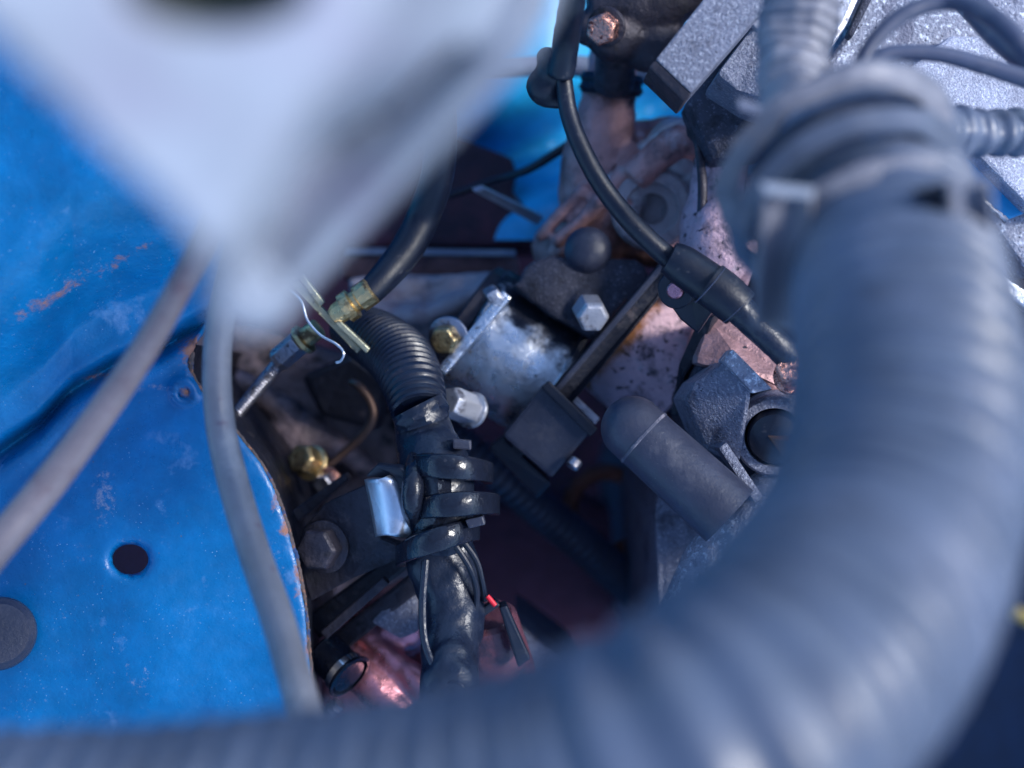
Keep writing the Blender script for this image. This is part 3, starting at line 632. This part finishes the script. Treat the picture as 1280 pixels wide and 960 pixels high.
bm = sheet(lambda u, v: V(lerp(1182, 1240, u) + v * 6, lerp(232, 226, u) + v * 100, .221 + .012 * v + .005 * math.sin(u * 3)), 10, 12)
baked('loose_end', bm, M['tape_grey'], cf, [('SOLIDIFY', dict(thickness=.001))])
# wrapped branch hose going up
uh = thing('wrapped_hose', V(1000, 40, .33), 'upright hose bound in wrinkled grey tape leaving the cuff at the top', 'hose')
obj('hose', T([(1010, -90, .30, 46), (1004, -20, .30, 47), (996, 50, .30, 45), (988, 110, .295, 42), (1000, 170, .285, 42)], corr=(.0036, .0004), wr=(90, .0022), seg=48), M['tape_grey'], uh)
rb = thing('branch_hose', V(1220, 170, .37), 'grey corrugated side hose leaving the cuff towards the right edge', 'hose')
obj('hose', T([(1080, 160, .33, 30), (1140, 165, .335, 30), (1200, 165, .34, 30), (1260, 165, .345, 28), (1340, 172, .35, 28)], corr=(.0062, .00045), wr=(90, .0016), seg=40), M['loom'], rb)
# grey cables top right
tag(obj('grey_cable', T([(1062, 120, .31, 8), (1072, 88, .31, 9), (1092, 52, .31, 10), (1130, 18, .31, 11), (1180, 2, .31, 11), (1225, 12, .305, 12), (1265, 42, .30, 13), (1310, 95, .30, 14)], seg=20), M['cable']), 'grey cable in a high arch over the cast cover, the upper of two', 'cable')
tag(obj('grey_cable', T([(1070, 105, .335, 9), (1090, 78, .335, 10), (1120, 66, .335, 10), (1175, 68, .335, 10), (1230, 82, .335, 11), (1310, 108, .335, 12)], seg=20), M['cable']), 'dark grey cable in a low arch over the cast cover, the lower of two', 'cable')
tag(obj('thick_grey_tube', T([(1218, 10, .36, 17), (1250, 42, .355, 19), (1280, 66, .35, 20), (1330, 100, .35, 20)], seg=24), M['cable']), 'short thick dark grey tube at the top right corner', 'tube')
tag(obj('white_clip', slab(bmesh.new(), [(1198, 6, .38), (1222, 2, .38), (1228, 12, .38), (1212, 22, .38)], .004), M['white'], smooth=False, bevel=.0008), 'small pale clip under the arched grey cable', 'clip')

# ------------------------------------------------------------------ grey tubes on the left
tag(obj('brake_tube', T([(300, 190, .27, 16), (262, 280, .29, 16), (232, 345, .30, 16.5), (178, 440, .31, 18), (120, 525, .315, 20), (58, 608, .315, 22), (-10, 690, .31, 23), (-90, 790, .305, 24)], seg=28), M['tube_pink']), 'straight grey tube slanting from the white bracket to the left edge', 'tube')
tag(obj('vinyl_hose', T([(296, 300, .33, 15), (283, 352, .34, 16), (274, 410, .35, 17.5), (271, 470, .355, 18), (276, 535, .355, 18.5), (292, 605, .35, 19.5), (316, 685, .34, 20), (345, 768, .325, 21), (368, 845, .31, 21.5), (392, 930, .295, 22), (410, 1000, .28, 22)], seg=30, ridge=.05), M['vinyl']), 'curved grey vinyl hose running down the edge of the blue panel', 'hose')

# ------------------------------------------------------------------ white bracket near the lens
wb = thing('white_bracket', V(400, 150, .14), 'large white plastic bracket with a slot, out of focus close to the lens', 'bracket')
def wd(x, y):
    q = (x - 290) * .86 + (y - 350) * .5 - 0
    s = ((x - 405) * (350 - 150) - (y - 150) * (290 - 405)) / math.hypot(200, 115) + 45   # signed distance right of the fold
    k = max(0, min(1, (y - 40) / 150)); k = k * k * (3 - 2 * k)          # the fold dies out towards the top
    w = lerp(190, 55, k); t = max(0, min(1, s / w)); t = t * t * (3 - 2 * t)
    return .122 + .00003 * min(s, 0) + .036 * t - .00008 * max(0, s - 80)
WP = [(-120, -90), (-40, 10), (40, 88), (120, 170), (195, 240), (252, 300), (268, 340), (272, 385), (288, 408), (318, 416), (346, 402), (384, 348), (434, 292), (498, 226), (562, 160), (618, 100), (655, 58), (685, 5), (705, -90)]
bm = bmesh.new(); vs = [bm.verts.new((x, y, 0)) for x, y in WP]; f = bm.faces.new(vs)
def hole(cx, cy, rx, ry, ang, n=28, pw=1):
    h = []
    for k in range(n):
        a = 2 * math.pi * k / n; x = rx * math.copysign(abs(math.cos(a)) ** pw, math.cos(a)); y = ry * math.copysign(abs(math.sin(a)) ** pw, math.sin(a))
        h.append((cx + x * math.cos(ang) - y * math.sin(ang), cy + x * math.sin(ang) + y * math.cos(ang)))
    return h
# regular grid of small cells clipped to the outline, holes left out
from mathutils.geometry import delaunay_2d_cdt
pts2 = [Vector(p) for p in WP]; edges = [(i, (i + 1) % len(WP)) for i in range(len(WP))]
holes = [hole(268, -16, 118, 56, .0), hole(524, 104, 74, 20, -.80, pw=.7)]
for h in holes:
    n0 = len(pts2); pts2 += [Vector(p) for p in h]; edges += [(n0 + i, n0 + (i + 1) % len(h)) for i in range(len(h))]
def inside(p, Pn):
    c = False
    for (x1, y1), (x2, y2) in zip(Pn, Pn[1:] + Pn[:1]):
        if (y1 > p[1]) != (y2 > p[1]) and p[0] < (x2 - x1) * (p[1] - y1) / (y2 - y1) + x1: c = not c
    return c
for gx in range(-100, 730, 14):
    for gy in range(-80, 410, 14):
        if inside((gx, gy), WP) and not any(inside((gx, gy), h) for h in holes): pts2.append(Vector((gx, gy)))
vo, eo, fo, *_ = delaunay_2d_cdt(pts2, edges, [], 0, 1e-4)
bm.free(); bm = bmesh.new(); vv = [bm.verts.new(V(p.x, p.y, wd(p.x, p.y))) for p in vo]
for fc in fo:
    c = sum((vo[i] for i in fc), Vector((0, 0))) / len(fc)
    if inside(c, WP) and not any(inside(c, h) for h in holes): bm.faces.new([vv[i] for i in fc])
for v in [v for v in bm.verts if not v.link_faces]: bm.verts.remove(v)
bmesh.ops.recalc_face_normals(bm, faces=bm.faces)
baked('plate', bm, M['white'], wb, [('SOLIDIFY', dict(thickness=.003, offset=0))])
bm = cyl(V(310, 370, .140), V(312, 374, .165), 44 * .14 / F, 40 * .14 / F, 32, .001); obj('foot', bm, M['white'], wb)
bm = cyl(V(268, -25, .128), V(268, -25, .150), 128 * .13 / F, 128 * .13 / F, 40, .001); obj('cap', bm, M['olive'], wb)
bm = slab(bmesh.new(), [(440, 160, .180), (560, 30, .180), (600, 60, .180), (490, 195, .180)], .006, True); obj('slot_shade', bm, M['plate'], wb, smooth=False, bevel=.001)  # dark sheet added behind the slot so that it looks shaded

# ------------------------------------------------------------------ brass fitting, hose and clips left of centre
bh = thing('black_hose', V(500, 320, .46), 'black rubber hose ending in a yellow plated fitting under the white bracket', 'hose')
obj('hose', T([(462, 366, .432, 17), (482, 344, .434, 19), (508, 312, .438, 21), (530, 268, .44, 21), (548, 210, .43, 21), (548, 120, .42, 21), (530, 20, .42, 21), (520, -80, .42, 21)], seg=28), M['rubber'], bh)
A = V(416, 396, .432); B = V(466, 362, .430); bm = bmesh.new(); L = (B - A).length; q = .452 / F
lathe(bm, A, B - A, [(0, 10 * q), (.1 * L, 13 * q), (.28 * L, 14 * q), (.3 * L, 19 * q), (.5 * L, 19 * q), (.53 * L, 13 * q), (.62 * L, 13 * q), (.66 * L, 17 * q), (.96 * L, 17 * q), (L, 13 * q)], 12)
obj('fitting', bm, M['brass'], bh, angle=25)
for i, (pt, lb, mm) in enumerate((([(362, 354, .435), (370, 350, .435), (452, 436, .437), (446, 442, .437)], 'flat zinc plated strip, the longest beside the wavy clip', M['brassdull']),
                              ([(372, 346, .432), (378, 342, .432), (406, 378, .434), (400, 384, .434)], 'short zinc plated strip at the edge of the white bracket', M['brassdull']),
                              ([(418, 404, .430), (425, 400, .430), (463, 436, .432), (458, 442, .432)], 'short zinc plated strip beside the yellow fitting', M['brassdull']))):
    bm = slab(bmesh.new(), pt, .006); tag(obj('metal_strip', bm, mm, smooth=False, bevel=.0005), lb, 'strip', 'plated strips by the fitting')
W2 = catmull([(362, 360), (378, 376), (386, 400), (402, 418), (420, 428), (431, 440), (428, 452), (420, 455)], 8)
bm = sheet(lambda u, v: V(*W2[min(int(u * (len(W2) - 1) + .5), len(W2) - 1)], .428 + .009 * v), len(W2) - 1, 2)
tag(baked('spring_clip', bm, M['chrome'], None, [('SOLIDIFY', dict(thickness=.0009))]), 'thin wavy bright metal spring clip beside the zinc strips', 'clip')
lk = thing('threaded_link', V(330, 480, .47), 'steel rod with a nut slanting down to the blue panel edge', 'rod')
obj('rod', T([(280, 535, .46, 7), (300, 512, .458, 8), (352, 450, .452, 9)], seg=20, corr=(.0012, .00012)), M['steel'], lk)
bm = bmesh.new(); a = V(346, 452, .449); b = V(374, 428, .446); lathe(bm, a, b - a, [(0, 15 * q), (.002, 16 * q), ((b - a).length, 16 * q)], 6); obj('nut', bm, M['steel'], lk, smooth=False, bevel=.0004)
bm = bmesh.new(); a = V(372, 430, .449); b = V(398, 410, .447); lathe(bm, a, b - a, [(0, 12 * q), (.002, 20 * q), (.0035, 20 * q), (.004, 13 * q), ((b - a).length, 13 * q)], 28); obj('collar', bm, M['brass'], lk)
bm = slab(bmesh.new(), [(375, 470, .50), (440, 440, .50), (480, 480, .50), (470, 540, .51), (400, 520, .51)], .03, True)
tag(obj('black_bracket', bm, M['black'], smooth=False, bevel=.003), 'dark square bracket behind the spring clip', 'bracket')
pb = thing('brass_bolts', V(395, 580, .50), 'pair of tarnished brass bolts at the end of the thin copper pipe', 'fitting')
bolt('', V(388, 578, .485), Vector((-.5, .35, 1)), .0062, .008, M['brass'], pb, .0072, M['brass'])
bolt('', V(410, 600, .482), Vector((-.3, -.3, 1)), .0042, .006, M['steel'], pb, .005, M['copper'])
tag(obj('copper_pipe', T([(396, 592, .488, 4), (425, 570, .488, 5), (452, 545, .486, 5.5), (466, 522, .485, 5.5), (462, 500, .485, 5), (448, 482, .485, 5), (440, 478, .488, 5)], seg=14), M['copperpipe']), 'thin bent copper pipe beside the ribbed black loom', 'pipe')

# ------------------------------------------------------------------ black wiring harness
hn = thing('wiring_harness', V(550, 620, .46), 'black wiring harness, ribbed above and taped below, held by a loop clamp', 'wiring harness')
obj('ribbed_loom', T([(440, 410, .475, 30), (470, 424, .46, 36), (500, 448, .445, 39), (516, 480, .432, 38), (524, 515, .424, 34)], corr=(.0026, .00042), seg=44), M['loom_dark'], hn)
obj('loom_end', T([(520, 508, .418, 34), (526, 520, .418, 36), (530, 532, .418, 33)], seg=32, wr=(260, .0016), step=.0006), M['tape_gloss'], hn)
obj('taped_trunk', T([(524, 515, .422, 33), (534, 550, .42, 38), (545, 590, .415, 44), (550, 640, .415, 42), (548, 680, .418, 36)], seg=48, wr=(75, .0009), step=.0007), M['tape_gloss'], hn)
obj('taped_tail', T([(548, 660, .420, 40), (556, 710, .420, 43), (566, 760, .418, 40), (566, 810, .41, 37), (562, 860, .40, 36), (562, 930, .39, 36)], seg=48, wr=(70, .0018), step=.0006), M['tape_gloss'], hn)
obj('wire', T([(575, 672, .408, 4), (595, 700, .41, 4), (603, 730, .412, 4), (606, 750, .415, 4)], seg=10), M['rubber'], hn)
obj('wire', T([(568, 680, .404, 4), (588, 712, .406, 4), (596, 745, .41, 4), (590, 790, .412, 4)], seg=10), M['rubber'], hn)
obj('wire', T([(532, 700, .405, 5), (528, 760, .402, 5), (533, 810, .40, 5), (555, 850, .398, 5), (590, 868, .40, 5)], seg=10), M['tape_gloss'], hn)
for x, y, r in ((568, 862, 12), (556, 866, 7)):
    bm = bmesh.new(); pr = [(x + r * math.cos(a), y + r * .8 * math.sin(a), .392, 2.2) for a in [k * .5 for k in range(13)]]; obj('tape_end', T(pr, seg=8), M['tape_gloss'], hn)
lc = thing('loop_clamp', V(565, 610, .43), 'glossy black plastic clamp with two loops around the harness', 'clamp')
def loop(cx, cy, R, wpx, dd, sag, nm='loop'):
    def fn(u, v):
        t = lerp(-.06, 1.06, u) * math.pi; c = 1 - (2 * v - 1) ** 2
        return V(cx - R * math.cos(t), cy + sag * -math.cos(t) - 5 * math.sin(t) + (v - .5) * wpx * 2, .418 - dd * math.sin(t) - .0012 * c * max(0, math.sin(t)))
    return baked(nm, sheet(fn, 40, 8), M['rubber_gloss'], lc, [('SOLIDIFY', dict(thickness=.0038, offset=0)), ('BEVEL', dict(width=.0015, segments=3))])
obj('clamp_body', slab(bmesh.new(), [(503, 592, .405), (520, 566, .402), (540, 572, .398), (548, 600, .397), (548, 640, .397), (536, 672, .402), (515, 662, .405)], .008), M['rubber_gloss'], lc, smooth=True, bevel=.0025)
loop(562, 588, 48, 13, .021, 4); loop(568, 635, 50, 13, .021, -4)
obj('bridge', T([(522, 570, .411, 13), (517, 600, .402, 14), (516, 630, .402, 14), (522, 655, .411, 13)], seg=24), M['rubber_gloss'], lc)
loop(547, 679, 46, 13, .019, -16, nm='strap')
obj('tab', slab(bmesh.new(), [(566, 549, .404), (589, 551, .404), (589, 563, .404), (566, 561, .404)], .006), M['rubber_grey'], lc, smooth=False, bevel=.0006)
obj('tab', slab(bmesh.new(), [(581, 650, .399), (604, 645, .399), (607, 656, .399), (586, 661, .399)], .006), M['rubber_grey'], lc, smooth=False, bevel=.0006)
obj('flap', slab(bmesh.new(), [(456, 596, .408), (470, 582, .404), (500, 585, .402), (520, 600, .402), (500, 612, .404), (490, 599, .405)], .003), M['rubber'], lc, smooth=False, bevel=.0008)

# steel bracket with silver tab
sb = thing('steel_bracket', V(440, 670, .46), 'greasy steel bracket with a bright silver end holding the harness clamp', 'bracket')
def tabf(u, v):
    x = lerp(459, 492 + 20 * math.sin(v * math.pi) ** .6 * 1, u) + v * 14; y = lerp(598, 670, v) - u * 2
    return V(x, y, .410 - .006 * math.sin(u * math.pi * .9) + .003 * v)
bm = sheet(tabf, 14, 14); baked('silver_end', bm, M['zinc'], sb, [('SOLIDIFY', dict(thickness=.0012))])
obj('plate', slab(bmesh.new(), [(377, 662, .43), (405, 630, .425), (458, 606, .418), (478, 672, .418), (520, 690, .42), (440, 724, .43), (388, 752, .435), (372, 700, .435)], .003), M['plate'], sb, smooth=False, bevel=.0008)
bolt('', V(404, 684, .425), Vector((-.30, -.05, 1)), .0076, .007, M['plate'], sb, .0092, M['plate'])
obj('slot_rim', T([(428, 652, .424, 2), (436, 665, .424, 2.4), (434, 685, .425, 2.4), (424, 700, .427, 2)], seg=8), M['steel'], sb)
bm = slab(bmesh.new(), [(362, 640, .45), (430, 592, .45), (436, 600, .45), (372, 654, .45)], .012, True); obj('stiffener', bm, M['plate'], sb, smooth=False, bevel=.001)
obj('lower_tab', slab(bmesh.new(), [(446, 705, .428), (458, 697, .428), (462, 701, .428), (450, 710, .428)], .003), M['pink_shine'], sb, smooth=False, bevel=.0004)

# ------------------------------------------------------------------ lower left: pink alloy with dipstick caps and straps
pk = thing('pink_housing', V(460, 820, .54), 'pinkish shiny alloy housing in the lower left with a bright rimmed cap', 'housing')
bm = bmesh.new()
slab(bm, [(388, 830, .48), (430, 770, .47), (500, 735, .465), (530, 760, .465), (540, 850, .465), (500, 900, .47), (440, 960, .48), (380, 960, .48)], .03, True)
tube(bm, [(400, 800, .47, 22), (460, 850, .458, 26), (520, 910, .458, 26)], seg=20); tube(bm, [(450, 790, .462, 14), (520, 850, .455, 16), (560, 900, .455, 16)], seg=20)
ball(bm, V(500, 780, .465), .012, (1, 1, .6))
fused('body', bm, M['pink_shine'], pk, .0013, 4, .0008)
obj('grey_facet', slab(bmesh.new(), [(462, 778, .449), (500, 738, .447), (522, 745, .447), (524, 790, .449), (500, 800, .451)], .012, True), M['cast'], pk, smooth=False, bevel=.002)
a = V(404, 812, .447); b = V(437, 846, .440); bm = bmesh.new(); lathe(bm, a, b - a, [(0, .0066), (.001, .0074), ((b - a).length * .95, .0074), ((b - a).length, .0066)], 32)
cap = obj('cap', bm, M['rubber_gloss'], pk)
bm = bmesh.new(); lathe(bm, b - (b - a) * .28, b - a, [(0, .0074), (.0004, .0081), (.0028, .0081), (.0032, .0074)], 32, cap=False); obj('bright_rim', bm, M['chrome'], cap)
bm = bmesh.new(); lathe(bm, b - (b - a) * .05, b - a, [(0, .0074), (.0003, .0090), (.0010, .0090), (.0013, .0078)], 32, cap=False); obj('dark_rim', bm, M['rubber_gloss'], cap)
obj('thread', T([(396, 905, .44, 10), (425, 880, .44, 10)], seg=20, corr=(.0018, .0004)), M['steel'], pk)
obj('side_lug', slab(bmesh.new(), [(388, 820, .452), (412, 800, .45), (430, 828, .45), (402, 858, .452)], .02, True), M['pink'], pk, smooth=False, bevel=.003)
for i, (pt, lb) in enumerate((([(384, 770, .45), (500, 685, .44), (516, 705, .44), (398, 800, .45)], 'upper dark steel strap slanting over the pink housing'),
                              ([(392, 812, .455), (520, 712, .445), (530, 735, .445), (410, 832, .455)], 'lower dark steel strap slanting over the pink housing'))):
    tag(obj('dark_strap', slab(bmesh.new(), pt, .004), M['plate'] if i else M['black'], smooth=False, bevel=.0012), lb, 'strap', 'dark straps below the bolted bracket')
tag(obj('steel_link', slab(bmesh.new(), [(400, 790, .436), (478, 722, .430), (486, 730, .430), (408, 800, .436)], .003), M['plate'], smooth=False, bevel=.0006), 'narrow steel link lying between the two dark straps', 'strap')
bt = thing('rubber_boot', V(625, 810, .50), 'dark reddish rubber boot with a flat upper edge, right of the taped harness', 'boot')
bm = bmesh.new(); a = V(610, 768, .43); b = V(634, 890, .45)
lathe(bm, a, b - a, [(0, .0085), (.0015, .0100), (.014, .0115), (.026, .0130), ((b - a).length, .0135)], 36)
obj('boot', bm, mat('dark_red_rubber', (.13, .05, .07), .32, 0, [((.05, .03, .05), 90, .5, .12, .5, None)], bump=[(120, .001)]), bt)
obj('collar', slab(bmesh.new(), [(586, 771, .415), (619, 750, .415), (626, 757, .415), (592, 780, .415)], .006), M['rubber'], bt, smooth=False, bevel=.0008)
obj('side_flap', slab(bmesh.new(), [(624, 760, .414), (634, 757, .414), (664, 824, .42), (648, 836, .42)], .005), M['rubber'], bt, smooth=False, bevel=.0008)
tag(obj('red_wire_end', T([(609, 745, .412, 3.2), (614, 751, .412, 3.4), (619, 757, .412, 3.2)], seg=10), M['red']), 'tiny bright red wire end beside the harness', 'wire')
obj_g = slab(bmesh.new(), [(645, 780, .50), (720, 835, .50), (760, 900, .50), (640, 920, .50)], .08, True)
tag(obj('grey_casting', obj_g, M['cast'], smooth=False, bevel=.003), 'pale grey casting peeking out above the hose right of the boot', 'casting')
